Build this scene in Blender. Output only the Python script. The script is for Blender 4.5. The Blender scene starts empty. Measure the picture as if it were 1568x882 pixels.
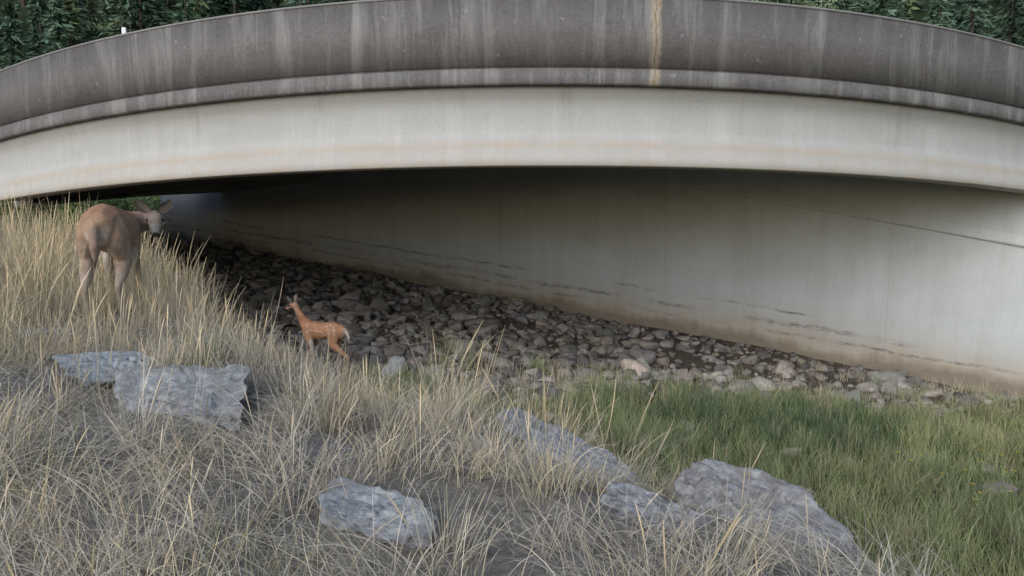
import bpy, bmesh, math, numpy as np
from mathutils import Vector, Matrix
from mathutils import noise as mn
rng=np.random.default_rng(7)
scene=bpy.context.scene
CAMZ=3.4
# ------------------------------------------------------------ utils
def link(o,parent=None):
    scene.collection.objects.link(o)
    if parent is not None: o.parent=parent
    return o
def np_mesh(name,V,F,mat=None,col=None,uv=None,smooth=False,parent=None):
    me=bpy.data.meshes.new(name)
    V=np.asarray(V,dtype=np.float32)
    Fs=F if isinstance(F,list) else [F]
    Fs=[np.asarray(f,dtype=np.int32) for f in Fs if len(f)]
    loops=np.concatenate([f.ravel() for f in Fs])
    tot=np.concatenate([np.full(len(f),f.shape[1],dtype=np.int32) for f in Fs])
    start=np.concatenate([[0],np.cumsum(tot)[:-1]]).astype(np.int32)
    me.vertices.add(len(V)); me.vertices.foreach_set('co',V.ravel())
    me.loops.add(len(loops)); me.loops.foreach_set('vertex_index',loops)
    me.polygons.add(len(tot)); me.polygons.foreach_set('loop_start',start); me.polygons.foreach_set('loop_total',tot)
    if smooth: me.polygons.foreach_set('use_smooth',np.ones(len(tot),dtype=bool))
    if col is not None:
        a=me.color_attributes.new(name='Col',type='FLOAT_COLOR',domain='POINT')
        c=np.ones((len(V),4),dtype=np.float32); c[:,:3]=col
        a.data.foreach_set('color',c.ravel())
    if uv is not None:
        l=me.uv_layers.new(name='UVMap')
        l.data.foreach_set('uv',np.asarray(uv,dtype=np.float32)[loops].ravel())
    me.update(calc_edges=True); me.validate()
    if mat: me.materials.append(mat)
    return link(bpy.data.objects.new(name,me),parent)
def hashn(ix,iy,s):
    h=np.sin(ix*127.1+iy*311.7+s*74.7)*43758.5453
    return h-np.floor(h)
def vnoise(x,y,s=0):
    x=np.asarray(x,float);y=np.asarray(y,float)
    ix=np.floor(x);iy=np.floor(y);fx=x-ix;fy=y-iy
    fx=fx*fx*(3-2*fx);fy=fy*fy*(3-2*fy)
    a=hashn(ix,iy,s);b=hashn(ix+1,iy,s);c=hashn(ix,iy+1,s);d=hashn(ix+1,iy+1,s)
    return (a*(1-fx)+b*fx)*(1-fy)+(c*(1-fx)+d*fx)*fy
def sst(t):
    t=np.clip(t,0,1); return t*t*(3-2*t)
# ------------------------------------------------------------ node helper
class M:
    def __init__(s,name):
        s.m=bpy.data.materials.new(name); s.m.use_nodes=True
        s.t=s.m.node_tree; s.t.nodes.clear()
        s.out=s.n('ShaderNodeOutputMaterial')
    def n(s,typ,**k):
        nd=s.t.nodes.new(typ)
        for a,b in k.items(): setattr(nd,a,b)
        return nd
    def L(s,a,b): s.t.links.new(a,b)
    def setin(s,sock,v):
        if isinstance(v,bpy.types.NodeSocket): s.L(v,sock)
        else:
            if isinstance(v,(tuple,list)) and len(v)==3 and sock.type=='RGBA': v=(*v,1)
            sock.default_value=v
    def mapv(s,vec,scale,loc=(0,0,0)):
        m=s.n('ShaderNodeMapping'); s.L(vec,m.inputs[0]); m.inputs['Scale'].default_value=scale; m.inputs['Location'].default_value=loc; return m.outputs[0]
    def noise(s,vec,scale=1,detail=5,rough=.6,dist=0):
        n=s.n('ShaderNodeTexNoise'); s.L(vec,n.inputs['Vector']); n.inputs['Scale'].default_value=scale
        n.inputs['Detail'].default_value=detail; n.inputs['Roughness'].default_value=rough; n.inputs['Distortion'].default_value=dist
        return n.outputs[0]
    def ramp(s,f,stops):
        r=s.n('ShaderNodeValToRGB'); s.L(f,r.inputs[0]); e=r.color_ramp.elements
        while len(e)<len(stops): e.new(.5)
        for i,(p,c) in enumerate(stops):
            e[i].position=p; e[i].color=(*c,1) if isinstance(c,(tuple,list)) else (c,c,c,1)
        return r.outputs[0]
    def mix(s,f,a,b,mode='MIX'):
        m=s.n('ShaderNodeMix',data_type='RGBA',blend_type=mode)
        s.setin(m.inputs[0],f); s.setin(m.inputs[6],a); s.setin(m.inputs[7],b); return m.outputs[2]
    def math(s,op,a,b=0.0,c=None,clamp=False):
        m=s.n('ShaderNodeMath',operation=op,use_clamp=clamp); s.setin(m.inputs[0],a); s.setin(m.inputs[1],b)
        if c is not None: s.setin(m.inputs[2],c)
        return m.outputs[0]
    def bsdf(s,col,rough=.9,bump=None,bstr=.3,bdist=.02,spec=.2):
        p=s.n('ShaderNodeBsdfPrincipled'); s.setin(p.inputs['Base Color'],col); s.setin(p.inputs['Roughness'],rough)
        p.inputs['Specular IOR Level'].default_value=spec
        if bump is not None:
            b=s.n('ShaderNodeBump'); b.inputs['Strength'].default_value=bstr; b.inputs['Distance'].default_value=bdist
            s.L(bump,b.inputs['Height']); s.L(b.outputs[0],p.inputs['Normal'])
        s.L(p.outputs[0],s.out.inputs[0]); return p
def obj_co(m): return m.n('ShaderNodeTexCoord').outputs['Object']
def leaf_mat(name,transl=.3):
    m=M(name); a=m.n('ShaderNodeVertexColor',layer_name='Col').outputs[0]
    d=m.n('ShaderNodeBsdfDiffuse'); m.L(a,d.inputs[0])
    if transl>0:
        t=m.n('ShaderNodeBsdfTranslucent'); mx=m.n('ShaderNodeMixShader')
        m.L(a,t.inputs[0]); mx.inputs[0].default_value=transl
        m.L(d.outputs[0],mx.inputs[1]); m.L(t.outputs[0],mx.inputs[2]); m.L(mx.outputs[0],m.out.inputs[0])
    else: m.L(d.outputs[0],m.out.inputs[0])
    return m.m
# ------------------------------------------------------------ materials
def concrete(name,base,light,dark,streak=.7,kind=''):
    m=M(name); uv=m.n('ShaderNodeTexCoord').outputs['UV']; oc=obj_co(m)
    big=m.noise(m.mapv(oc,(.5,.5,.8)),1.3,5,.65)
    st=m.noise(m.mapv(uv,(3.2,.28,1)),1,6,.68,.3)
    st2=m.noise(m.mapv(uv,(11,.6,1)),1,5,.7)
    blot=m.noise(m.mapv(oc,(1,1,1.3),(4,2,1)),2.6,6,.7,.5)
    fine=m.noise(oc,30,6,.7)
    c=m.mix(m.ramp(big,[(.3,0.),(.7,1.)]),base,tuple(.6*b+.4*d for b,d in zip(base,dark)))
    c=m.mix(m.math('MULTIPLY',m.ramp(blot,[(.5,0.),(.68,1.)]),.7*streak),c,dark)
    c=m.mix(m.math('MULTIPLY',m.ramp(st,[(.50,0.),(.66,1.)]),streak),c,light)
    c=m.mix(m.math('MULTIPLY',m.ramp(st2,[(.52,0.),(.72,1.)]),streak*.6),c,dark)
    c=m.mix(.3,c,m.ramp(fine,[(.25,dark),(.75,light)]))
    sx=m.n('ShaderNodeSeparateXYZ'); m.L(uv,sx.inputs[0]); v3=m.math('DIVIDE',sx.outputs[1],3.)
    if kind=='parapet':
        c=m.mix(m.math('MULTIPLY',m.ramp(v3,[(.47,1.),(.51,0.)]),m.ramp(m.noise(m.mapv(uv,(5,.5,1)),1,6,.75),[(.52,.0),(.64,.5)])),c,light)
        c=m.mix(m.math('MULTIPLY',m.ramp(v3,[(.505,0.),(.515,.55),(.56,0.)]),m.ramp(st2,[(.35,1.),(.6,.3)])),c,dark)
        c=m.mix(m.math('MULTIPLY',m.ramp(v3,[(.66,0.),(.77,.6)]),m.ramp(st,[(.35,1.),(.6,.2)])),c,dark)
        sp=m.ramp(m.noise(oc,9,4,.65),[(.66,0.),(.70,1.)])
        c=m.mix(m.math('MULTIPLY',sp,.55),c,light)
        wob=m.math('MULTIPLY',m.math('SUBTRACT',m.noise(m.mapv(uv,(1,4,1)),2,5,.7),.5),.09)
        dd=m.math('ABSOLUTE',m.math('SUBTRACT',m.math('ADD',sx.outputs[0],wob),1.72))
        k=m.ramp(dd,[(.035,1.),(.085,0.)])
        ru=m.ramp(m.noise(m.mapv(uv,(14,5,1)),2,6,.75),[(.35,(.38,.36,.32)),(.52,(.37,.31,.22)),(.62,(.27,.16,.085)),(.7,(.42,.39,.34))])
        c=m.mix(m.math('MULTIPLY',k,.85),c,ru)
        c=m.mix(m.ramp(dd,[(.004,.6),(.010,0.)]),c,(.14,.10,.075))
    if kind=='girder':
        k=m.ramp(v3,[(.185,0.),(.20,.6),(.212,.6),(.24,0.)])
        k=m.math('MULTIPLY',k,m.ramp(m.noise(m.mapv(uv,(.9,2,1)),1.5,4,.7),[(.3,.3),(.65,1.)]))
        c=m.mix(k,c,(.45,.36,.27))
        k=m.math('MULTIPLY',m.ramp(v3,[(.12,.8),(.14,.45),(.2,.3),(.21,0.)]),m.ramp(blot,[(.35,0.2),(.6,1.)]))
        c=m.mix(k,c,(.46,.385,.30))
        c=m.mix(m.math('MULTIPLY',m.ramp(v3,[(.35,0.),(.43,.6)]),m.ramp(st,[(.3,.3),(.7,1.)])),c,(.29,.28,.25))
        dr=m.math('MULTIPLY',m.ramp(v3,[(.22,0.),(.42,.5)]),m.ramp(m.noise(m.mapv(uv,(2.2,.15,1),(7,0,0)),1,6,.7),[(.56,0.),(.66,1.)]))
        c=m.mix(dr,c,(.27,.255,.225))
    m.bsdf(c,.93,fine,.35,.01,.15); return m.m
mat_par=concrete('weathered_concrete',(.155,.143,.140),(.31,.30,.285),(.070,.064,.064),.85,'parapet')
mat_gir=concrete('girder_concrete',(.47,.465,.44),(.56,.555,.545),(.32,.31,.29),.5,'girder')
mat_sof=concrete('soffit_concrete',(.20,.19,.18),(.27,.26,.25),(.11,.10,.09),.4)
mat_cop=concrete('coping_concrete',(.26,.255,.245),(.36,.35,.34),(.15,.145,.14),.5)
def wall_material():
    m=M('abutment_concrete'); uv=m.n('ShaderNodeTexCoord').outputs['UV']; oc=obj_co(m)
    sx=m.n('ShaderNodeSeparateXYZ'); m.L(uv,sx.inputs[0]); U,Vv=sx.outputs[0],sx.outputs[1]
    fine=m.noise(oc,22,6,.7); big=m.noise(m.mapv(uv,(.5,.9,1)),1,5,.6)
    c=m.mix(m.ramp(big,[(.35,0.),(.7,1.)]),(.58,.605,.615),(.48,.50,.50))
    st=m.noise(m.mapv(uv,(2.5,.3,1)),1,6,.7)
    c=m.mix(m.math('MULTIPLY',m.ramp(st,[(.45,0.),(.7,1.)]),.45),c,(.38,.375,.35))
    c=m.mix(.22,c,m.ramp(fine,[(.3,(.36,.36,.35)),(.7,(.6,.61,.61))]))
    hn=m.math('SUBTRACT',m.math('ADD',Vv,m.math('MULTIPLY',m.math('SUBTRACT',big,.5),.9)),m.math('MULTIPLY',m.math('SUBTRACT',st,.5),.35))
    och=m.ramp(m.math('DIVIDE',hn,2.),[(.06,.95),(.2,.65),(.36,.25),(.55,0.)])
    oc2=m.ramp(m.noise(m.mapv(uv,(1.5,3,1)),1,5,.7),[(.3,(.37,.28,.18)),(.6,(.43,.36,.27)),(.8,(.28,.22,.16))])
    c=m.mix(och,c,oc2)
    low=m.ramp(hn,[(.12,.75),(.32,0.)])
    c=m.mix(low,c,(.20,.165,.13))
    for v0,w,sd in ((.60,.07,0),(.84,.04,5.3),(.40,.04,9.1)):
        vv=m.math('ADD',Vv,m.math('MULTIPLY',m.math('SUBTRACT',m.noise(m.mapv(uv,(.9,.4,1)),1,4,.6),.5),.22))
        dd=m.math('ABSOLUTE',m.math('SUBTRACT',vv,v0))
        k=m.ramp(dd,[(w*.2,1.),(w,0.)])
        gate=m.ramp(m.noise(m.mapv(uv,(.45,.2,1),(sd*3,sd,0)),1,3,.6),[(.44,0.),(.53,1.)])
        n=m.noise(m.mapv(uv,(2.4,9,1),(sd,sd,0)),1.6,10,.85,.4)
        k=m.math('MULTIPLY',m.math('MULTIPLY',k,gate),m.ramp(n,[(.45,0.),(.56,.85)]))
        c=m.mix(k,c,(.13,.12,.11))
    fr=m.math('ABSOLUTE',m.math('SUBTRACT',m.math('FRACT',m.math('DIVIDE',U,4.3)),.5))
    c=m.mix(m.ramp(fr,[(.001,.25),(.003,0.)]),c,(.26,.2,.14))
    m.bsdf(c,.92,fine,.3,.01,.15); return m.m
mat_wall=wall_material()
def ground_material():
    m=M('ground_soil'); a=m.n('ShaderNodeVertexColor',layer_name='Col').outputs[0]; oc=obj_co(m)
    n1=m.noise(oc,9,8,.75); n2=m.noise(oc,45,6,.7)
    c=m.mix(1,a,m.ramp(n1,[(.3,.5),(.7,1.45)]),'MULTIPLY'); c=m.mix(.8,c,m.ramp(n2,[(.3,.55),(.7,1.4)]),'MULTIPLY')
    m.bsdf(c,1,n1,.8,.06,.1); return m.m
mat_ground=ground_material()
def rock_material(name,blue=0.):
    m=M(name); a=m.n('ShaderNodeVertexColor',layer_name='Col').outputs[0]; oc=obj_co(m)
    n1=m.noise(oc,7,8,.7); n2=m.noise(oc,30,8,.75)
    c=m.mix(1,a,m.ramp(n1,[(.3,.65),(.7,1.35)]),'MULTIPLY'); c=m.mix(.8,c,m.ramp(n2,[(.3,.6),(.72,1.4)]),'MULTIPLY')
    if blue:
        c=m.mix(m.ramp(m.noise(oc,14,6,.75),[(.50,0.),(.60,.6)]),c,(.46,.475,.47))
        c=m.mix(m.ramp(m.noise(oc,5,5,.7),[(.52,0.),(.64,.5)]),c,(.20,.17,.15))
        m.bsdf(c,.95,n2,.6,.02,.15)
    else: m.bsdf(c,.95,n2,.7,.03,.15)
    return m.m
mat_rock=rock_material('riprap_stone'); mat_slab=rock_material('lichen_stone',1.)
mat_dry=leaf_mat('dry_grass_straw',.15); mat_green=leaf_mat('green_grass_blade',.25)
mat_leaf=leaf_mat('foliage',.25); mat_con=leaf_mat('conifer_foliage',0)
def simple(name,col,rough=.8,sc=12,var=.3):
    m=M(name); n=m.noise(obj_co(m),sc,5,.6)
    c=m.mix(1,col,m.ramp(n,[(.3,1-var),(.7,1+var)]),'MULTIPLY'); m.bsdf(c,rough,n,.3,.01); return m.m
mat_asph=simple('asphalt',(.05,.05,.05),.95,60); mat_bark=simple('bark',(.09,.07,.055),.95,20)
mat_white=simple('white_paint',(.75,.75,.75),.5,5,.05); mat_dark=simple('dark_gap',(.03,.03,.03))
mat_eye=simple('eye_black',(.01,.008,.006),.15,3,.05)
# ------------------------------------------------------------ terrain
def dbank(x,y):
    return -.73*(x-.7)-.69*(y-6.4)+.5*(vnoise(x*.8,y*.8,3)-.5)+.25*(vnoise(x*2,y*2,4)-.5)-.75*sst((y-5.4)/2)*sst((x+4.6)/1.5)
def wallw(x,y): return (x-8.63)*.554+(y-12)*.832
def wallu(x,y): return (x-8.63)*-.832+(y-12)*.554
def terrain(x,y):
    x=np.asarray(x,float);y=np.asarray(y,float)
    zs=.095*(8.63-np.clip(x,-14,8.63))
    zs=zs-.12*sst((-wallw(x,y)-1)/2.5)+.10*(vnoise(x*.9,y*.9,1)-.5)
    zb=1.95+.08*np.clip(-x,0,8)+.16*(vnoise(x*.9,y*.9,8)-.5)+.07*(vnoise(x*3,y*3,9)-.5)
    s=sst((dbank(x,y)+.3)/2.8)
    z=zs+s*(zb-zs)
    z=z+.035*(vnoise(x*5,y*5,2)-.5)
    w=wallw(x,y);u=wallu(x,y)
    fill=sst((w-.15)/.5)*sst((24.6-u)/1.2)*sst((60-y)/20)
    z=z*(1-fill)+fill*np.maximum(z,3.5)
    h=np.clip(y-38,0,None)
    z=z+np.where(h<8,h*h/16*.66,(h-4)*.66)+(vnoise(x*.1,y*.1,5)-.5)*3*sst(h/15)
    z=np.where(y>150,np.minimum(z,75),z)
    return z
def axis(lo,hi,step,far):
    c=np.arange(lo,hi,step); s=step; a=[];v=c[-1]
    while v<far: s*=1.25; v+=min(s,6); a.append(v)
    b=[];v=lo;s=step
    while v>-far: s*=1.25; v-=min(s,6); b.append(v)
    return np.array(b[::-1]+list(c)+a)
gx=axis(-15,12,.13,230);gy=axis(0,27,.13,220)
X,Y=np.meshgrid(gx,gy);Z=terrain(X,Y)
nx,ny=len(gx),len(gy)
idx=np.arange(nx*ny).reshape(ny,nx)
F=np.stack([idx[:-1,:-1],idx[:-1,1:],idx[1:,1:],idx[1:,:-1]],-1).reshape(-1,4)
xf,yf=X.ravel(),Y.ravel();D=dbank(xf,yf);W=wallw(xf,yf)
dirt=np.array([.14,.113,.092]);straw=np.array([.32,.28,.215]);green=np.array([.11,.13,.055]);forest=np.array([.03,.043,.02]);grey=np.array([.26,.24,.22])
def gbound(x): return 9.75+.18*x+1.3*(vnoise(x*.9,x*.2,12)-.5)
t=sst((gbound(xf)-yf)/.8)[:,None]; col=dirt*(1-t)+green*t
t=sst((D-0)/.6)[:,None]; k=vnoise(xf*1.6,yf*1.6,14)[:,None]; col=col*(1-t)+t*(straw*k+grey*(1-k))
t=sst((yf-25)/4)[:,None]; col=col*(1-t)+t*np.array([.10,.14,.045])
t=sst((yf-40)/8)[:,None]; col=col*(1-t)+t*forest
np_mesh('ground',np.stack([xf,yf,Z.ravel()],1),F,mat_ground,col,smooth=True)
# ------------------------------------------------------------ bridge
bridge=link(bpy.data.objects.new('concrete_bridge',None))
def cy(x):
    q=np.abs(x-.5); return 9+np.where(q<9,.0395*q*q,.0395*81+.711*(q-9))
def cz(x):
    q=np.abs(x-.5); return -np.where(q<9,.0054*q*q,.0054*81+.0972*(q-9)*.6)
bx=np.arange(-19,17.01,.25)
def sweep(name,prof,mat,x=bx):
    P=np.array(prof);k=len(P);n=len(x)
    V=np.zeros((n,k,3));UV=np.zeros((n,k,2))
    off=P[None,:,0]-np.where(P[None,:,0]>9,1.,0.)*np.clip((-x[:,None]-9.3)*1.1,0,2.6)   # deck rear cut back at left, shaped to let sky light onto the wall end
    V[:,:,0]=x[:,None];V[:,:,1]=cy(x)[:,None]+off;V[:,:,2]=CAMZ+cz(x)[:,None]+P[:,1]
    UV[:,:,0]=x[:,None];UV[:,:,1]=P[:,1]+.37*np.abs(P[:,0])*(np.abs(P[:,0])>1)
    id=np.arange(n*k).reshape(n,k)
    nxt=np.roll(id,-1,axis=1)
    F=np.stack([id[:-1],nxt[:-1],nxt[1:],id[1:]],-1).reshape(-1,4)
    o=np_mesh(name,V.reshape(-1,3),F,mat,uv=UV.reshape(-1,2),parent=bridge)
    bm=bmesh.new();bm.from_mesh(o.data)
    ends=[e for e in bm.edges if e.is_boundary]
    bmesh.ops.holes_fill(bm,edges=ends,sides=0); bmesh.ops.recalc_face_normals(bm,faces=bm.faces)
    bm.to_mesh(o.data);bm.free();return o
sweep('parapet',[(0,2.345),(0,1.555),(.06,1.55),(.06,1.515),(0,1.51),(0,1.345),(.02,1.325),(.26,1.325),(.26,2.345)],mat_par)
sweep('coping',[(-.008,2.372),(-.012,2.348),(.275,2.348),(.275,2.372)],mat_cop)
sweep('edge_girder',[(.13,1.322),(.13,1.27),(.2,1.2),(.2,.80),(.185,.75),(.10,.64),(.085,.62),(.08,.50),(.055,.485),(.05,.375),(.065,.36),(.62,.36),(.635,.375),(.635,.60),(.5,.78),(.5,1.322)],mat_gir)
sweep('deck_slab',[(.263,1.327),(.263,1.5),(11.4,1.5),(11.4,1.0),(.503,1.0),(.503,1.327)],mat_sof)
sweep('roadway',[(.4,1.504),(.4,1.56),(11.0,1.56),(11.0,1.504)],mat_asph)
sweep('rear_girder',[(11.0,.997),(11.0,.6),(11.4,.6),(11.4,.997)],mat_gir)
sweep('rear_parapet',[(11.15,1.563),(11.15,2.33),(11.4,2.33),(11.4,1.563)],mat_par)
xi=np.arange(-14,7.01,.25)
for i,o_ in enumerate((2.9,5.4)):  # girders added behind the edge girder to darken the wall under the deck
    sweep('shade_girder_%d'%i,[(o_,.997),(o_,.55),(o_+.45,.55),(o_+.45,.997)],mat_sof,xi[xi<(5 if i==0 else 1.5)])
def wall_pt(u,w=0): return (8.63-.832*u+.554*w, 12+.554*u+.832*w)
us=np.arange(-2.6,25.3,.3);nv=14
V=[];UV=[]
for u in us:
    x,y=wall_pt(u); zb=.095*(8.63-max(min(x,8.63),-14)); zt=CAMZ+.9
    zt=min(zt,CAMZ+.98+float(cz(np.array(x))))
    for j in range(nv):
        z=zb-.4+(zt-zb+.4)*j/(nv-1); V.append((x,y,z));UV.append((u,z-zb))
    x2,y2=wall_pt(u,.8); V.append((x2,y2,zt));UV.append((u,zt-zb+.8)); V.append((x2,y2,zb-.4));UV.append((u,-.4))
k=nv+2;id=np.arange(len(us)*k).reshape(len(us),k);nxt=np.roll(id,-1,axis=1)
F=np.stack([id[:-1],id[1:],nxt[1:],nxt[:-1]],-1).reshape(-1,4)
w=np_mesh('abutment_wall',V,F,mat_wall,uv=UV,parent=bridge)
bm=bmesh.new();bm.from_mesh(w.data);bmesh.ops.holes_fill(bm,edges=[e for e in bm.edges if e.is_boundary],sides=0)
bmesh.ops.recalc_face_normals(bm,faces=bm.faces);bm.to_mesh(w.data);bm.free()
V=[];UV=[];F=[]
xs=np.linspace(8.63+2.0,3.6,30)
for x in xs:
    u=(8.63-x)/.832; z=CAMZ-.853+(8.63-x)*.2108
    for wv,dz in ((.0,.16),(-.05,.02),(-.05,-.02),(.0,-.03)):
        a,b=wall_pt(u,wv);V.append((a,b,z+dz));UV.append((u,2.5+dz))
id=np.arange(len(xs)*4).reshape(len(xs),4)
F=np.stack([id[:-1,:-1],id[1:,:-1],id[1:,1:],id[:-1,1:]],-1).reshape(-1,4)
np_mesh('wall_ledge',V,F,mat_wall,uv=UV,parent=bridge)
bm=bmesh.new();bmesh.ops.create_cube(bm,size=1)
bmesh.ops.scale(bm,vec=(1.2,5,4.4),verts=bm.verts);bmesh.ops.bevel(bm,geom=bm.edges[:],offset=.03,segments=1,affect='EDGES')
me=bpy.data.meshes.new('far_bank_abutment');bm.to_mesh(me);bm.free();me.materials.append(mat_sof)
o=link(bpy.data.objects.new('far_bank_abutment',me),bridge);o.location=(-18.3,22.0,2.0)
px_=-5.35
dl=link(bpy.data.objects.new('delineator_post',None));dl.location=(px_,float(cy(np.array(px_)))+.1,CAMZ+2.372+float(cz(np.array(px_))))
def box(name,size,loc,mat,parent,bev=.005):
    bm=bmesh.new();bmesh.ops.create_cube(bm,size=1);bmesh.ops.scale(bm,vec=size,verts=bm.verts)
    bmesh.ops.bevel(bm,geom=bm.edges[:],offset=bev,segments=2,affect='EDGES')
    me=bpy.data.meshes.new(name);bm.to_mesh(me);bm.free();me.materials.append(mat)
    o=link(bpy.data.objects.new(name,me),parent);o.location=loc;return o
box('base',(.1,.08,.02),(0,0,.01),mat_dark,dl);box('post',(.06,.03,.09),(0,0,.067),mat_white,dl)
# ------------------------------------------------------------ rocks
def hull_rock(n=16):
    p=rng.normal(size=(n,3));p/=np.linalg.norm(p,axis=1)[:,None];p*=rng.uniform(.7,1.15,(n,1));p*=np.array([1,rng.uniform(.55,.9),rng.uniform(.4,.75)])
    bm=bmesh.new()
    for q in p: bm.verts.new(q)
    bmesh.ops.convex_hull(bm,input=bm.verts)
    bmesh.ops.delete(bm,geom=[v for v in bm.verts if not v.link_faces],context='VERTS')
    bmesh.ops.bevel(bm,geom=bm.edges[:],offset=.05,segments=1,affect='EDGES')
    bmesh.ops.triangulate(bm,faces=bm.faces)
    bm.verts.index_update();V=np.array([v.co[:] for v in bm.verts]);F=np.array([[v.index for v in f.verts] for f in bm.faces]);bm.free();return V,F
proto=[hull_rock(rng.integers(11,18)) for _ in range(18)]
def scatter_rocks(name,P,R,C,mat,sink=.2):
    VV=[];FF=[];CC=[];off=0
    for (x,y),r,c in zip(P,R,C):
        V,F=proto[rng.integers(18)]
        M_=np.array((Matrix.Rotation(rng.uniform(0,6.28),3,'Z')@Matrix.Rotation(rng.normal(0,.5),3,'X')))
        q=(V*r)@M_.T+np.array([x,y,float(terrain(x,y))+r*sink]);VV.append(q);FF.append(F+off);off+=len(V);CC.append(np.tile(c,(len(V),1)))
    return np_mesh(name,np.concatenate(VV),np.concatenate(FF),mat,np.concatenate(CC))
FX,FY=-2.30,9.62
P=[];R=[];C=[]
while len(P)<6300:
    x=rng.uniform(-14,9.5);y=rng.uniform(6.5,27)
    w_=wallw(x,y);
    if w_>-.05: continue
    g=float(gbound(x))
    d_=dbank(x,y)
    if d_>.7: continue
    if y<g-.2 and rng.random()>.06: continue
    if x>2 and rng.random()<.45: continue
    r=min(.36,.045+rng.gamma(1.7,.042)); 
    if w_>-.5: r*=.6
    if y<g+1.4 and rng.random()<.25: r*=1.4
    if math.hypot(x-FX,y-FY)<.6: r=min(r,.07)
    P.append((x,y));R.append(r)
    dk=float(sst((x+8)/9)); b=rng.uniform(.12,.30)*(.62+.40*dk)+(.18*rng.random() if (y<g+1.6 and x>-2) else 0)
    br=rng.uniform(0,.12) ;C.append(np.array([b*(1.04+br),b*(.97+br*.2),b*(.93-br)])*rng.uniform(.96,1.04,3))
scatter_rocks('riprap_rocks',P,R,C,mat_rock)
def slab(x,y,rx,ry,rz,rot,tilt,seed,base=(.2,.205,.21),sink=.0):
    bm=bmesh.new();bmesh.ops.create_icosphere(bm,subdivisions=5,radius=1)
    r=np.random.default_rng(seed);pl=[(Vector(r.normal(size=3)*np.array([1,1,.3])).normalized(),r.uniform(.45,.8)) for _ in range(9)]
    pl+= [(Vector((r.normal(0,.10),r.normal(0,.10),1)).normalized(),.42),(Vector((r.normal(0,.5),r.normal(0,.5),1)).normalized(),.5)]
    for v in bm.verts:
        p=v.co.copy()
        for n_,d_ in pl:
            k=p.dot(n_)-d_
            if k>0: p-=n_*k
        s3=Vector((seed,0,0))
        rdg=abs(mn.noise(p*3+s3))*.14+mn.fractal(p*6+s3,1.,2,5)*.05
        crack=max(0,.06-abs(mn.noise(Vector((p.x*1.6,p.y*3.5,p.z))+s3*2)))*2.2
        p+=v.normal*(rdg-.05-crack)
        z=p.z; p.z=round(z*6)/6*.45+z*.55
        v.co=Vector((p.x*rx,p.y*ry,p.z*rz))
    me=bpy.data.meshes.new('rock');bm.to_mesh(me);bm.free()
    a=me.color_attributes.new(name='Col',type='FLOAT_COLOR',domain='POINT')
    c=np.ones((len(me.vertices),4),dtype=np.float32);c[:,:3]=base;a.data.foreach_set('color',c.ravel())
    me.materials.append(mat_slab);o=link(bpy.data.objects.new('rock',me))
    o.location=(x,y,float(terrain(x,y))+sink);o.rotation_euler=(tilt[0],tilt[1],rot);return o
RK=[(-2.75,4.85,.42,.28,.18,.3,(.25,.05),1,(.28,.31,.34)),
    (-1.95,4.35,.72,.46,.20,-.5,(.22,.25),2,(.29,.295,.30)),
    (.45,4.75,.80,.34,.30,-.75,(.1,.3),3,(.27,.28,.305)),
    (1.25,3.95,.66,.36,.34,-.35,(.15,.2),4,(.30,.285,.28)),
    (1.68,4.12,.34,.24,.24,.5,(.1,.2),5,(.29,.29,.30)),
    (2.75,4.6,.28,.2,.25,.2,(.1,-.1),6,(.37,.39,.41)),
    (-.62,2.85,.34,.20,.10,-.4,(.2,.1),7,(.27,.285,.30)),
    (.6,3.25,.34,.18,.16,-.2,(.1,.1),8,(.27,.27,.28)),
    (2.15,4.1,.17,.13,.14,.4,(0,0),10,(.33,.34,.36)),
    (-3.9,5.9,.3,.2,.12,.2,(0,0),9,(.27,.28,.30))]
for a in RK: slab(a[0],a[1],a[2],a[3],a[4],a[5],a[6],a[7],a[8],sink=.03)
# ------------------------------------------------------------ grass
def ribbons(name,P,Ln,az,th0,th1,wd,col,mat,head=None,levels=6):
    n=len(P);pts=np.zeros((n,levels,3));pts[:,0]=P
    d=np.stack([np.cos(az),np.sin(az)],1)
    for i in range(1,levels):
        th=th0+(th1-th0)*((i-.5)/(levels-1))**1.3; s=Ln/(levels-1)
        pts[:,i,:2]=pts[:,i-1,:2]+(np.sin(th)*s)[:,None]*d; pts[:,i,2]=pts[:,i-1,2]+np.cos(th)*s
    fa=rng.uniform(0,2*np.pi,n);side=np.stack([np.cos(fa),np.sin(fa),rng.uniform(-.3,.3,n)],1)
    prof=np.tile(np.linspace(1,.12,levels)**.7,(n,1))
    if head is not None:
        hp=np.full(levels,.55);hp[0]=.75;hp[-3]=1.15;hp[-2]=1.3;hp[-1]=.25;prof[head]=hp
    off=side[:,None,:]*(prof*wd[:,None]*.5)[:,:,None]
    V=np.stack([pts-off,pts+off],2).reshape(-1,3)
    b=(np.arange(n)*levels*2)[:,None]+(np.arange(levels-1)*2)[None,:]
    F=np.stack([b,b+1,b+3,b+2],-1).reshape(-1,4)
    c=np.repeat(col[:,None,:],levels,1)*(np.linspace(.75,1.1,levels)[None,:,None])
    if head is not None: c[head,-3:]*=np.array([1.0,.92,.82])
    c=np.repeat(c[:,:,None,:],2,2).reshape(-1,3)
    return np_mesh(name,V,F,mat,c)
cen=[]
while len(cen)<900:
    x=rng.uniform(-10,3.2);y=rng.uniform(1.6,12.5)
    if x<-.8*y-.8 or x>.75*y+.6: continue
    d_=dbank(x,y)
    if d_<.12: continue
    if y>8.4 and x>-4.2: continue
    if y>9 and rng.random()<.4: continue
    if any(abs(x-a[0])<a[2]*.8 and -a[3]*1.9<(y-a[1])<a[3]*.7 for a in RK): continue
    k=vnoise(x*1.3,y*1.3,21)
    if k<.50 and rng.random()<.88 and y<5.2: continue
    cen.append((x,y,d_))
cen=np.array(cen)
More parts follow.
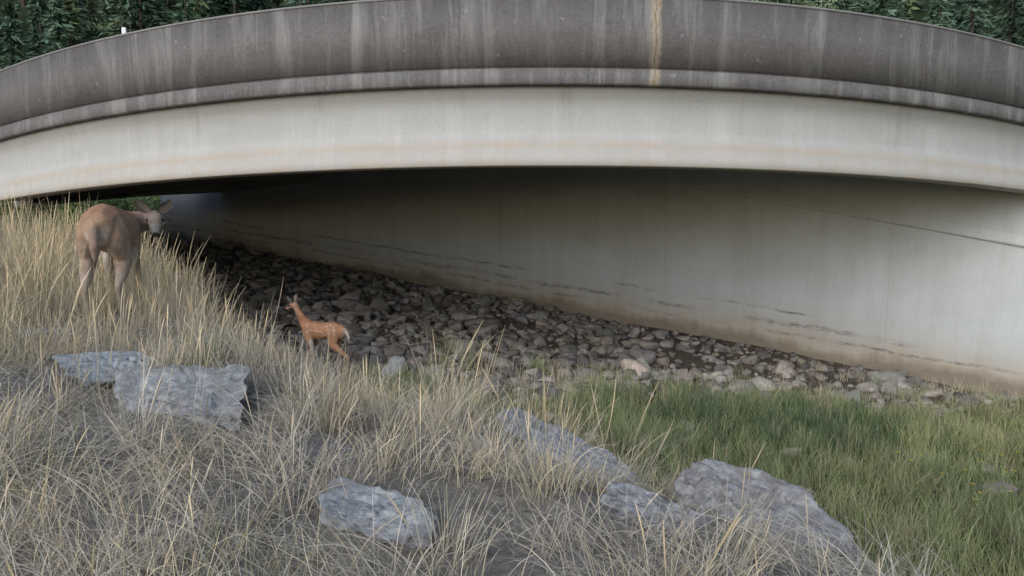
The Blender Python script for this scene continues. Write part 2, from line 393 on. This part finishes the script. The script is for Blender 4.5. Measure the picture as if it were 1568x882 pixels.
Ps=[];Ls=[];Cs=[];T0=[];T1=[];AZ=[];WD=[];HD=[]
for x,y,d_ in cen:
    far=min(1,max(0,(y-3.2)/3.0))
    n=int(rng.integers(20,48)); r=rng.uniform(.03,.10)
    p=rng.normal(0,r,(n,2))+[x,y]
    h=(.22+.34*far+ (.09 if x<-3.8 and y<8 else 0))*rng.uniform(.6,1.25)
    q=x/y
    if q>-.43 and y>5.6: h*=(.62 if y<6.8 else .45)
    elif abs(q+.55)<.09 and 4.3<y<6.6: h*=.72
    if -.36<q<-.15 and y>4.7: h*=.55
    L_=h*rng.uniform(.45,1.25,n)
    base=np.array([.73,.63,.44])*rng.uniform(.75,1.1); mixg=rng.random()
    if mixg<.15+.3*(1-far): base=base*.4+np.array([.56,.53,.49])*.6
    if mixg>.95: base=np.array([.28,.30,.17])
    c=base[None]*rng.uniform(.65,1.2,(n,1))
    a0=np.arctan2(p[:,1]-y,p[:,0]-x)*1.0
    az=np.where(rng.random(n)<.6,a0,rng.normal(-.5,.9,n))
    near=1-far
    Ps.append(p);Ls.append(L_*(1+.35*near));Cs.append(c);T0.append(np.abs(rng.normal(.12+.2*near,.2,n)));T1.append(np.abs(rng.normal(.6+.5*near,.6,n)));AZ.append(az)
    hd_=.06+.12*far
    if -.36<q<-.15 and y>4.7: hd_=.03
    WD.append(rng.uniform(.0026,.0054,n)*(1+.3*far));HD.append(rng.random(n)<hd_)
P2=np.concatenate(Ps);Ls=np.concatenate(Ls);HD=np.concatenate(HD);T1=np.concatenate(T1)
Ls=np.where(HD,Ls*1.3,Ls);T1=np.where(HD,T1*.5,T1)
P3=np.column_stack([P2,terrain(P2[:,0],P2[:,1])-.01])
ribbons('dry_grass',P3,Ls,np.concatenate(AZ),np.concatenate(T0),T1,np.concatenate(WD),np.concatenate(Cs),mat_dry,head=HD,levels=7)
n=24000
x=rng.uniform(-5.5,3,n*2);y=rng.uniform(1.5,8.2,n*2);k=(dbank(x,y)>.1)&(vnoise(x*2.2,y*2.2,31)>.35)&(x>-.8*y-.6)
for a in RK: k&=~((abs(x-a[0])<a[2]*.8)&(abs(y-a[1])<a[3]*.95))
x=x[k][:n];y=y[k][:n];n=len(x)
z=terrain(x,y)+rng.uniform(0,.06,n)
rn=vnoise(x*1.3,y*1.3,33)[:,None]
c=(np.array([.70,.61,.46])*rn+np.array([.56,.53,.49])*(1-rn))*rng.uniform(.6,1.2,(n,1))
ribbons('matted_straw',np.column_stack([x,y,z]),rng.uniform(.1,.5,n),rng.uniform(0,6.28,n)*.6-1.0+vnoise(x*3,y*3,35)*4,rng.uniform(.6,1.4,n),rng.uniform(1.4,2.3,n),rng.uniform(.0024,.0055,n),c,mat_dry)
n=700
x=rng.uniform(-8.5,-1.0,n);y=rng.uniform(4.0,10,n);k=(dbank(x,y)>.4)&((x/y<-.43)|((y<4.7)&(x/y>-.15)));x=x[k];y=y[k];n=len(x)
hh=rng.uniform(.5,.9,n)*np.where(x<-3.4,1.1,.75)
ribbons('tall_grass_stalks',np.column_stack([x,y,terrain(x,y)]),hh,rng.normal(-.3,.9,n),np.abs(rng.normal(0,.08,n)),np.abs(rng.normal(.35,.3,n)),rng.uniform(.004,.0075,n),np.array([.70,.62,.47])*rng.uniform(.7,1.15,(n,1)),mat_dry,head=np.ones(n,bool),levels=8)
def green_patch(name,ntuft,region,hr,cols,wd,mat=mat_green,per=(28,55),rad=(.04,.13),straw=.0,t1=.75):
    Ps=[];Ls=[];Cs=[];k=0
    while k<ntuft:
        x,y=region()
        if x is None: continue
        k+=1;n=int(rng.integers(*per));r=rng.uniform(*rad)
        p=rng.normal(0,r,(n,2))+[x,y]
        hv=rng.uniform(*hr)*(.6+.8*vnoise(x*.9,y*.9,41))
        kk=vnoise(x*.8+3,y*.8,43);c=np.array(cols[0])*kk+np.array(cols[1])*(1-kk)
        c=c*rng.uniform(.7,1.25)
        if rng.random()<straw: c=np.array([.50,.45,.30])
        Ps.append(p);Ls.append(hv*rng.uniform(.5,1.2,n));Cs.append(c[None]*rng.uniform(.7,1.3,(n,1)))
    p=np.concatenate(Ps);n=len(p)
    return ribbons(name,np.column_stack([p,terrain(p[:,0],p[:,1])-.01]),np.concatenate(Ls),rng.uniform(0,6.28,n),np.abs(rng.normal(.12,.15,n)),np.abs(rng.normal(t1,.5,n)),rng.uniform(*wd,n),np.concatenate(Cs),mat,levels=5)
def reg_green():
    x=rng.uniform(-2.2,10);y=rng.uniform(3.6,12)
    if dbank(x,y)>.12 or wallw(x,y)>-.5: return None,None
    if y>gbound(x) and rng.random()>.06: return None,None
    if x>.85*y+1: return None,None
    return x,y
green_patch('green_grass',1850,reg_green,(.14,.36),((.46,.47,.24),(.27,.33,.17)),(.004,.008),straw=.16)
def reg_sedge():
    x=rng.normal(3.6,1.3);y=rng.normal(9.2,.55)
    if dbank(x,y)>-.1 or wallw(x,y)>-.8: return None,None
    return x,y
green_patch('sedge_clump',150,reg_sedge,(.24,.42),((.11,.17,.09),(.14,.20,.11)),(.006,.009))
def reg_edge():
    x=rng.uniform(-2.5,9);g=9.9+.18*x;y=g+rng.normal(.2,.6)
    if wallw(x,y)>-.2 or dbank(x,y)>.3: return None,None
    return x,y
green_patch('dry_tufts',200,reg_edge,(.18,.38),((.62,.54,.39),(.54,.48,.36)),(.004,.006),mat_dry,per=(12,28),rad=(.03,.09),t1=.45)
VV=[];FF=[];CC=[];off=0
for i in range(18):
    x=rng.uniform(4.0,5.6);y=rng.uniform(6.4,7.8);z=float(terrain(x,y))+rng.uniform(.26,.40)
    for j in range(6):
        a=j*math.pi/3+i;r=.015
        q=np.array([[0,0,0],[r*math.cos(a-.4),r*math.sin(a-.4),.006],[1.5*r*math.cos(a),1.5*r*math.sin(a),.004],[r*math.cos(a+.4),r*math.sin(a+.4),.006]])+[x,y,z]
        VV.append(q);FF.append([off,off+1,off+2,off+3]);off+=4;CC.append(np.tile([.8,.6,.06],(4,1)))
    q=np.array([[-.002,0,-.25],[.002,0,-.25],[.002,0,0],[-.002,0,0]])+[x,y,z];VV.append(q);FF.append([off,off+1,off+2,off+3]);off+=4;CC.append(np.tile([.12,.2,.05],(4,1)))
np_mesh('yellow_flowers',np.concatenate(VV),np.array(FF),mat_leaf,np.concatenate(CC))
# ------------------------------------------------------------ trees
def quads(C,A,B,col):
    n=len(C);V=np.stack([C-A*.5,C+B*.5,C+A*.5,C-B*.5],1).reshape(-1,3)
    F=np.arange(n*4).reshape(n,4);return V,F,np.repeat(col,4,0)
def rnd_dir(n):
    v=rng.normal(size=(n,3));return v/np.linalg.norm(v,axis=1)[:,None]
def cone(p0,p1,r0,r1,k=7):
    p0=np.array(p0,float);p1=np.array(p1,float);a=p1-p0;a/=np.linalg.norm(a)
    u=np.cross(a,[.3,.9,.1]);u/=np.linalg.norm(u);v=np.cross(a,u);t=np.arange(k)*2*np.pi/k
    ring=np.cos(t)[:,None]*u+np.sin(t)[:,None]*v
    V=np.concatenate([p0+ring*r0,p1+ring*r1]);i=np.arange(k);F=np.stack([i,(i+1)%k,(i+1)%k+k,i+k],1);return V,F
VV=[];FF=[];CC=[];off=0;TV=[];TF=[];to=0;cnt=0
while cnt<300:
    y=45+46*rng.random()**1.2;x=rng.uniform(-.95,.95)*y
    if cnt<22: y=45+9*rng.random();x=y*rng.uniform(-.52,-.33)
    elif cnt<40: y=45+9*rng.random();x=y*rng.uniform(.35,.72)
    elif abs(x/y)<.2 and rng.random()<.7: continue
    H=rng.uniform(6,15);z0=float(terrain(x,y))-.3;Rr=H*rng.uniform(.13,.2);cnt+=1
    nb=170;f=rng.random(nb)**1.1*.95+.05;az=rng.uniform(0,6.28,nb)
    Lb=(1-f)*Rr*rng.uniform(.7,1.15,nb)+.2
    m_=6;tt=np.linspace(.25,1,m_)[None]*np.ones((nb,1))
    r_=Lb[:,None]*tt; droop=-.3*r_-.04*r_**2*.5+.1
    c=np.stack([x+np.cos(az)[:,None]*r_,y+np.sin(az)[:,None]*r_,z0+(f*H)[:,None]+droop],-1).reshape(-1,3)
    c+=rng.normal(0,.1,c.shape);n=len(c)
    A=np.stack([np.cos(az),np.sin(az),-.35*np.ones(nb)],1);A=np.repeat(A,m_,0)+rng.normal(0,.4,(n,3));A*=rng.uniform(.35,.75,(n,1))
    B=rnd_dir(n)*rng.uniform(.14,.28,(n,1))
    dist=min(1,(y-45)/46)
    base=np.array([.07,.11,.075])*rng.uniform(.5,1.6)+np.array([.03,.042,.052])*dist  # haze put into the needle colour: paler and bluer with distance
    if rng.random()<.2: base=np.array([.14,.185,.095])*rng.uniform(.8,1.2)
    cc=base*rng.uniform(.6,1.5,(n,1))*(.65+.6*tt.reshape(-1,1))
    V,F,k_=quads(c,A,B,cc);VV.append(V);FF.append(F+off);off+=len(V);CC.append(k_)
    V,F=cone((x,y,z0),(x,y,z0+H),.014*H,.01);TV.append(V);TF.append(F+to);to+=len(V)
forest=link(bpy.data.objects.new('conifer_forest',None))
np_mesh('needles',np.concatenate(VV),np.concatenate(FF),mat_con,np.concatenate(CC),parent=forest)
np_mesh('trunks',np.concatenate(TV),np.concatenate(TF),mat_bark,parent=forest)
def leafy(name,x,y,H,R,base,trunk=True,leaf=.17,nleaf=6000,lowz=.25):
    z0=float(terrain(x,y))-.1;par=link(bpy.data.objects.new(name,None))
    TV=[];TF=[];to=0;cl=[]
    top=(x+rng.normal(0,.3),y,z0+H*.88)
    V,F=cone((x,y,z0),top,.018*H,.01);TV.append(V);TF.append(F);to+=len(V)
    for i in range(30 if trunk else 16):
        f=rng.uniform(.12,.98);a=rng.uniform(0,6.28);s=np.array([x,y,z0+H*(lowz+(.88-lowz)*f)*.85])
        rr=R*(1-abs(f-.35)**1.4)*rng.uniform(.45,1.05)
        e=s+np.array([math.cos(a)*rr,math.sin(a)*rr,H*.11*rng.uniform(.3,1.4)])
        V,F=cone(s,e,.007*H,.006,5);TV.append(V);TF.append(F+to);to+=len(V);cl.append(e);cl.append(s*.45+e*.55)
    cl.append(np.array(top));cl=np.array(cl);k=rng.integers(0,len(cl),nleaf)
    sg=R*.15*rng.uniform(.6,1.3,len(cl))
    c=cl[k]+rng.normal(size=(nleaf,3))*sg[k][:,None]*np.array([1,1,.8])
    A=rnd_dir(nleaf)*leaf*rng.uniform(.6,1.2,(nleaf,1));B=np.cross(A,rnd_dir(nleaf))*.7
    cb=rng.uniform(.6,1.35,len(cl))
    V,F,cc=quads(c,A,B,np.array(base)*cb[k][:,None]*rng.uniform(.7,1.3,(nleaf,1)))
    np_mesh('leaves',V,F,mat_leaf,cc,parent=par);np_mesh('limbs',np.concatenate(TV),np.concatenate(TF),mat_bark,parent=par)
LG=(.24,.30,.17)
for (x,y,H,R) in [(-24.5,39,9.0,1.7),(-15.2,40,10.8,2.2),(-11.8,41,11,2.),(12.5,39,10.9,2.2),(15.5,40,11.0,2.2),(18.5,41,10.2,2.2),(22.5,40,8.8,2.0),(26.5,41,8.6,2.2),(9.5,42,11.8,1.9)]:
    leafy('broadleaf_tree',x,y,H,R,np.array(LG)*rng.uniform(.8,1.25))
for (x,y,H,R) in [(-19.5,29.5,1.3,1.8),(-16.6,30.5,1.5,1.9),(-22.5,33,2.6,2.),(-14.4,30.5,1.5,1.5),(-15.2,34,2.4,1.6),(-18,34,2.6,2.)]:
    leafy('shrub',x,y,H,R,(.17,.22,.10),trunk=False,leaf=.12,nleaf=3500,lowz=.1)
# ------------------------------------------------------------ deer
def fur_material():
    m=M('deer_fur');a=m.n('ShaderNodeVertexColor',layer_name='Col').outputs[0];oc=obj_co(m)
    n1=m.noise(m.mapv(oc,(60,160,90)),1,4,.7);n2=m.noise(oc,9,5,.65)
    c=m.mix(1,a,m.ramp(n1,[(.3,.68),(.7,1.28)]),'MULTIPLY');c=m.mix(1,c,m.ramp(n2,[(.3,.75),(.7,1.22)]),'MULTIPLY')
    p=m.bsdf(c,.95,n1,.7,.012,.08);return m.m
mat_fur=fur_material()
ICO=None
def body_mesh(nodes,edges,voxel=.0085,smooth=7):
    """tapered hulls between joints fused into one continuous surface"""
    global ICO
    if ICO is None:
        b=bmesh.new();bmesh.ops.create_icosphere(b,subdivisions=2,radius=1);ICO=np.array([v.co[:] for v in b.verts]);b.free()
    bm=bmesh.new()
    def rad(r): return np.array(r if isinstance(r,tuple) else (r,r,r),float)
    for a,b in edges:
        pa=ICO*rad(nodes[a][1])+np.array(nodes[a][0]);pb=ICO*rad(nodes[b][1])+np.array(nodes[b][0])
        vs=[bm.verts.new(p) for p in np.concatenate([pa,pb])]
        res=bmesh.ops.convex_hull(bm,input=vs)
        dead=[v for v in vs if v.is_valid and not v.link_faces]
        if dead: bmesh.ops.delete(bm,geom=dead,context='VERTS')
    bmesh.ops.recalc_face_normals(bm,faces=bm.faces)
    me=bpy.data.meshes.new('bd');bm.to_mesh(me);bm.free()
    o=bpy.data.objects.new('bd',me);scene.collection.objects.link(o)
    r=o.modifiers.new('r','REMESH');r.mode='VOXEL';r.voxel_size=voxel
    sm=o.modifiers.new('m','SMOOTH');sm.factor=.5;sm.iterations=smooth
    dg=bpy.context.evaluated_depsgraph_get();dg.update();ev=o.evaluated_get(dg)
    m2=bpy.data.meshes.new_from_object(ev);bpy.data.objects.remove(o)
    V=np.array([v.co[:] for v in m2.vertices]);F=[list(p.vertices) for p in m2.polygons];return V,F
def ear_mesh(base,tip,face,width):
    base=np.array(base,float);tip=np.array(tip,float);ax=tip-base;L_=np.linalg.norm(ax);ax/=L_
    f=np.array(face,float);f-=ax*f.dot(ax);f/=np.linalg.norm(f);s=np.cross(ax,f)
    prof=[.42,.66,.86,.97,1.0,.94,.78,.50,.04]
    V=[];n=9;m_=7
    for i in range(n):
        t=i/(n-1);w=width*.5*prof[i]
        for j in range(m_):
            q=(j/(m_-1)-.5)*2
            V.append(base+ax*L_*t+s*w*q+f*(abs(q)**2*w*.5-.25*w))
    F=[[i*m_+j,i*m_+j+1,(i+1)*m_+j+1,(i+1)*m_+j] for i in range(n-1) for j in range(m_-1)]
    return np.array(V),F
def ball(c,r):
    bm=bmesh.new();bmesh.ops.create_uvsphere(bm,u_segments=12,v_segments=8,radius=r)
    V=np.array([v.co[:] for v in bm.verts])+np.array(c);bm.verts.index_update();F=[[v.index for v in f.verts] for f in bm.faces];bm.free();return V,F
def build_deer(name,nodes,edges,colfn,loc,heading,scale,head,headdir,earlen=.15,earw=.085,up=(0,0,1)):
    V,F=body_mesh(nodes,edges)
    h=np.array(head,float);hd=np.array(headdir,float);hd/=np.linalg.norm(hd)
    upv=np.array(up,float);upv-=hd*upv.dot(hd);upv/=np.linalg.norm(upv);sd=np.cross(upv,hd)
    C=colfn(V)
    allV=[V];allF=[F];allC=[C];off=len(V)
    for sgn in (1,-1):
        b=h-hd*.045+upv*.035+sd*sgn*.040
        tip=b+(upv*.80+sd*sgn*.56-hd*.10)*earlen
        EV,EF=ear_mesh(b,tip,hd*.95+sd*sgn*.15+upv*.1,earw)
        q=np.tile(np.linspace(-1,1,7),9);cc=np.where((np.abs(q)>.6)[:,None],np.array([.21,.165,.135]),np.array([.37,.32,.285]))
        EV2=EV-hd*.004;allV+= [EV,EV2];allF+=[[[i+off for i in f] for f in EF],[[i+off+len(EV) for i in f[::-1]] for f in EF]]
        allC+=[cc,np.tile([.27,.21,.17],(len(EV),1))];off+=2*len(EV)
    Vc=np.concatenate(allV);Fc=sum(allF,[]);Cc=np.concatenate(allC)
    me=bpy.data.meshes.new(name);me.from_pydata(Vc.tolist(),[],Fc)
    a=me.color_attributes.new(name='Col',type='FLOAT_COLOR',domain='POINT');c4=np.ones((len(Vc),4),dtype=np.float32);c4[:,:3]=Cc;a.data.foreach_set('color',c4.ravel())
    me.polygons.foreach_set('use_smooth',np.ones(len(me.polygons),dtype=bool));me.materials.append(mat_fur)
    par=link(bpy.data.objects.new(name,None));link(bpy.data.objects.new('body',me),par)
    for sgn in (1,-1):
        EV,EF=ball(h+hd*.03+upv*.02+sd*sgn*.050,.016);m2=bpy.data.meshes.new('eye');m2.from_pydata(EV.tolist(),[],EF);m2.materials.append(mat_eye)
        m2.polygons.foreach_set('use_smooth',np.ones(len(m2.polygons),dtype=bool));link(bpy.data.objects.new('eye',m2),par)
    par.location=loc;par.rotation_euler=(0,0,heading);par.scale=(scale,)*3;return par
def legs(N,E,hx,fx,hs=((0,0),(0,0)),fs=((0,0),(0,0)),k=1.):
    for i,(sg,n) in enumerate(((1,'L'),(-1,'R'))):
        o,o2=hs[i]
        N['hip'+n]=((hx+.03,sg*.095*k,.70),(.13*k,.085*k,.15*k));N['kn'+n]=((hx+.10+o*.35,sg*.12*k,.54),(.085*k,.062*k,.085*k));N['gk'+n]=((hx+.0+o*.6,sg*.115*k,.42+o2),.047*k);N['ho'+n]=((hx-.085+o*.8,sg*.105*k,.335+o2),(.035,.026,.035));N['hc'+n]=((hx-.055+o*.9,sg*.105*k,.22+o2),.022);N['hf'+n]=((hx-.02+o,sg*.105*k,.085+o2),.023);N['hh'+n]=((hx+.02+o,sg*.105*k,.02+o2),(.034,.024,.02))
        E+=[('pelvis','hip'+n),('hip'+n,'kn'+n),('kn'+n,'gk'+n),('gk'+n,'ho'+n),('ho'+n,'hc'+n),('hc'+n,'hf'+n),('hf'+n,'hh'+n)]
        o,o2=fs[i]
        N['sh'+n]=((fx,sg*.09*k,.68),(.09*k,.06*k,.12*k));N['el'+n]=((fx-.05+o*.2,sg*.10*k,.51),(.055*k,.042*k,.06*k));N['fk'+n]=((fx-.01+o*.75,sg*.095*k,.29+o2*.7),.030);N['fc'+n]=((fx-.01+o*.85,sg*.09*k,.18+o2),.0195);N['ff'+n]=((fx+o,sg*.09*k,.08+o2),.0225);N['fh'+n]=((fx+.035+o,sg*.09*k,.02+o2),(.032,.023,.02))
        E+=[('chest','sh'+n),('sh'+n,'el'+n),('el'+n,'fk'+n),('fk'+n,'fc'+n),('fc'+n,'ff'+n),('ff'+n,'fh'+n)]
# neck swings to the right and the head looks back towards the camera
N={'pelvis':((.12,0,.80),(.15,.15,.155)),'rump':((-.01,0,.765),(.12,.125,.15)),'t0':((-.115,0,.80),.03),'t1':((-.15,0,.74),.034),'t2':((-.165,0,.64),.034),'t3':((-.16,0,.55),.018),
   'belly':((.38,0,.735),(.18,.165,.19)),'chest':((.62,0,.72),(.14,.14,.18)),'wth':((.62,0,.80),(.1,.07,.08)),'nb':((.74,-.06,.77),(.09,.085,.11)),'n1':((.82,-.14,.80),.085),'n2':((.80,-.215,.81),.078),
   'poll':((.745,-.235,.825),(.070,.070,.066)),'brow':((.70,-.245,.802),(.062,.064,.056)),'muz':((.645,-.256,.740),.042),'nose':((.612,-.262,.695),.032)}
E=[('pelvis','rump'),('rump','t0'),('t0','t1'),('t1','t2'),('t2','t3'),('pelvis','belly'),('belly','chest'),('belly','wth'),('chest','wth'),('wth','nb'),('chest','nb'),('nb','n1'),('n1','n2'),('n2','poll'),('poll','brow'),('brow','muz'),('muz','nose')]
legs(N,E,.04,.62,hs=((-.03,0),(.05,0)),fs=((0,0),(.04,0)))
headc=np.array([.72,-.241,.815]);hdv=np.array([-.105,-.022,-.115])
def doe_col(V):
    x,y,z=V.T;C=np.tile([.36,.24,.165],(len(V),1))
    def mixc(k,c): 
        nonlocal C;k=np.clip(k,0,1)[:,None];C=C*(1-k)+np.array(c)*k
    mixc(sst((z-.80)/.12),(.365,.21,.135))
    mixc(.6*sst((.74-z)/.15)*sst((.2-x)/.1),(.36,.29,.24))
    mixc(sst((.62-z)/.08)*(x>.2)*(x<.55),(.50,.44,.37))
    mixc(.7*sst((-.04-x)/.05)*sst((.105-np.abs(y))/.06)*sst((z-.42)/.06)*sst((.80-z)/.08),(.50,.44,.385))
    mixc(sst((.50-z)/.12),(.35,.29,.24));mixc(.8*sst((.075-np.abs(y))/.03)*sst((.66-z)/.1),(.46,.41,.36))
    mixc(.9*sst((-.145-x)/.02)*(z>.5),(.27,.19,.145))
    mixc(sst((.045-z)/.02),(.03,.025,.02))
    r=np.linalg.norm(V-headc,axis=1);mixc(sst((.17-r)/.07),(.28,.215,.175))
    s=(V-headc)@(hdv/np.linalg.norm(hdv))
    mixc(sst((.19-r)/.03)*sst((s-.08)/.02),(.33,.29,.255));mixc(sst((.21-r)/.03)*sst((s-.165)/.010),(.03,.025,.025))
    return C
dx,dy=-3.52,6.25
build_deer('doe',N,E,doe_col,(dx,dy,float(terrain(dx,dy))-.01),math.radians(105),1.15,headc,hdv,earlen=.165,earw=.10)
N={'pelvis':((.10,0,.745),(.13,.12,.13)),'rump':((-.01,0,.72),(.10,.10,.12)),'t0':((-.10,0,.76),.025),'t1':((-.13,0,.72),.028),'t2':((-.16,0,.64),.028),'t3':((-.165,0,.58),.014),
   'belly':((.34,0,.71),(.14,.125,.145)),'chest':((.56,0,.72),(.12,.11,.15)),'nb':((.68,0,.84),(.075,.06,.085)),'n1':((.76,0,.97),.053),'n2':((.81,.0,1.05),.048),
   'poll':((.84,0,1.10),(.06,.055,.055)),'brow':((.885,.0,1.095),(.055,.05,.048)),'muz':((.955,0,1.05),.034),'nose':((.995,0,1.03),.025)}
E=[('pelvis','rump'),('rump','t0'),('t0','t1'),('t1','t2'),('t2','t3'),('pelvis','belly'),('belly','chest'),('chest','nb'),('nb','n1'),('n1','n2'),('n2','poll'),('poll','brow'),('brow','muz'),('muz','nose')]
legs(N,E,.04,.56,hs=((-.20,0.01),(.08,0)),fs=((-.14,0),(.16,.03)),k=.85)
headf=np.array([.875,0,1.09]);hdf=np.array([.11,0,-.055])
spots=np.column_stack([rng.uniform(-.02,.55,60),rng.choice([-1,1],60),rng.uniform(.68,.84,60)])
def fawn_col(V):
    x,y,z=V.T;C=np.tile([.52,.265,.145],(len(V),1))
    def mixc(k,c):
        nonlocal C;k=np.clip(k,0,1)[:,None];C=C*(1-k)+np.array(c)*k
    mixc(sst((z-.82)/.06)*(z<.95),(.42,.20,.11))
    mixc(sst((.62-z)/.05)*(x>.15)*(x<.5),(.55,.46,.37))
    for s in spots:
        d2=np.hypot(x-s[0],z-s[2]);mixc(sst((.022-d2)/.012)*(y*s[1]>.03)*.45,(.66,.55,.45))
    mixc(sst((-.07-x)/.04)*sst((z-.5)/.05),(.55,.46,.38));mixc(sst((.45-z)/.15),(.43,.30,.22));mixc(sst((.045-z)/.02),(.03,.025,.02))
    r=np.linalg.norm(V-headf,axis=1);mixc(sst((.15-r)/.06)*.6,(.38,.26,.2));mixc(sst((x-1.0)/.01),(.03,.025,.025))
    return C
build_deer('fawn',N,E,fawn_col,(FX,FY,float(terrain(FX,FY))+.03),math.radians(158),.86,headf,hdf,earlen=.15,earw=.085)
# ------------------------------------------------------------ light, world, camera
w=bpy.data.worlds.new('World');scene.world=w;w.use_nodes=True;nt=w.node_tree
bg=nt.nodes['Background'];sky=nt.nodes.new('ShaderNodeTexSky');sky.sky_type='NISHITA';sky.sun_disc=False
sky.sun_elevation=math.radians(30);sky.sun_rotation=math.radians(205);sky.air_density=1.;sky.dust_density=1.5
nt.links.new(sky.outputs[0],bg.inputs[0]);bg.inputs[1].default_value=.15
sl=bpy.data.lights.new('sun','SUN');sl.energy=2.0;sl.angle=math.radians(50);sl.color=(.93,.97,1.)
so=link(bpy.data.objects.new('sun',sl));so.rotation_euler=Vector((.36,.79,-.5)).to_track_quat('-Z','Y').to_euler()
cam=bpy.data.cameras.new('camera');cam.lens=25.71;cam.sensor_width=36;cam.clip_end=1000;cam.clip_start=.05
co=link(bpy.data.objects.new('camera',cam));co.location=(0,0,CAMZ);co.rotation_euler=(math.radians(82.8),0,0)
scene.camera=co
scene.view_settings.view_transform='Standard';scene.view_settings.look='None';scene.view_settings.exposure=0
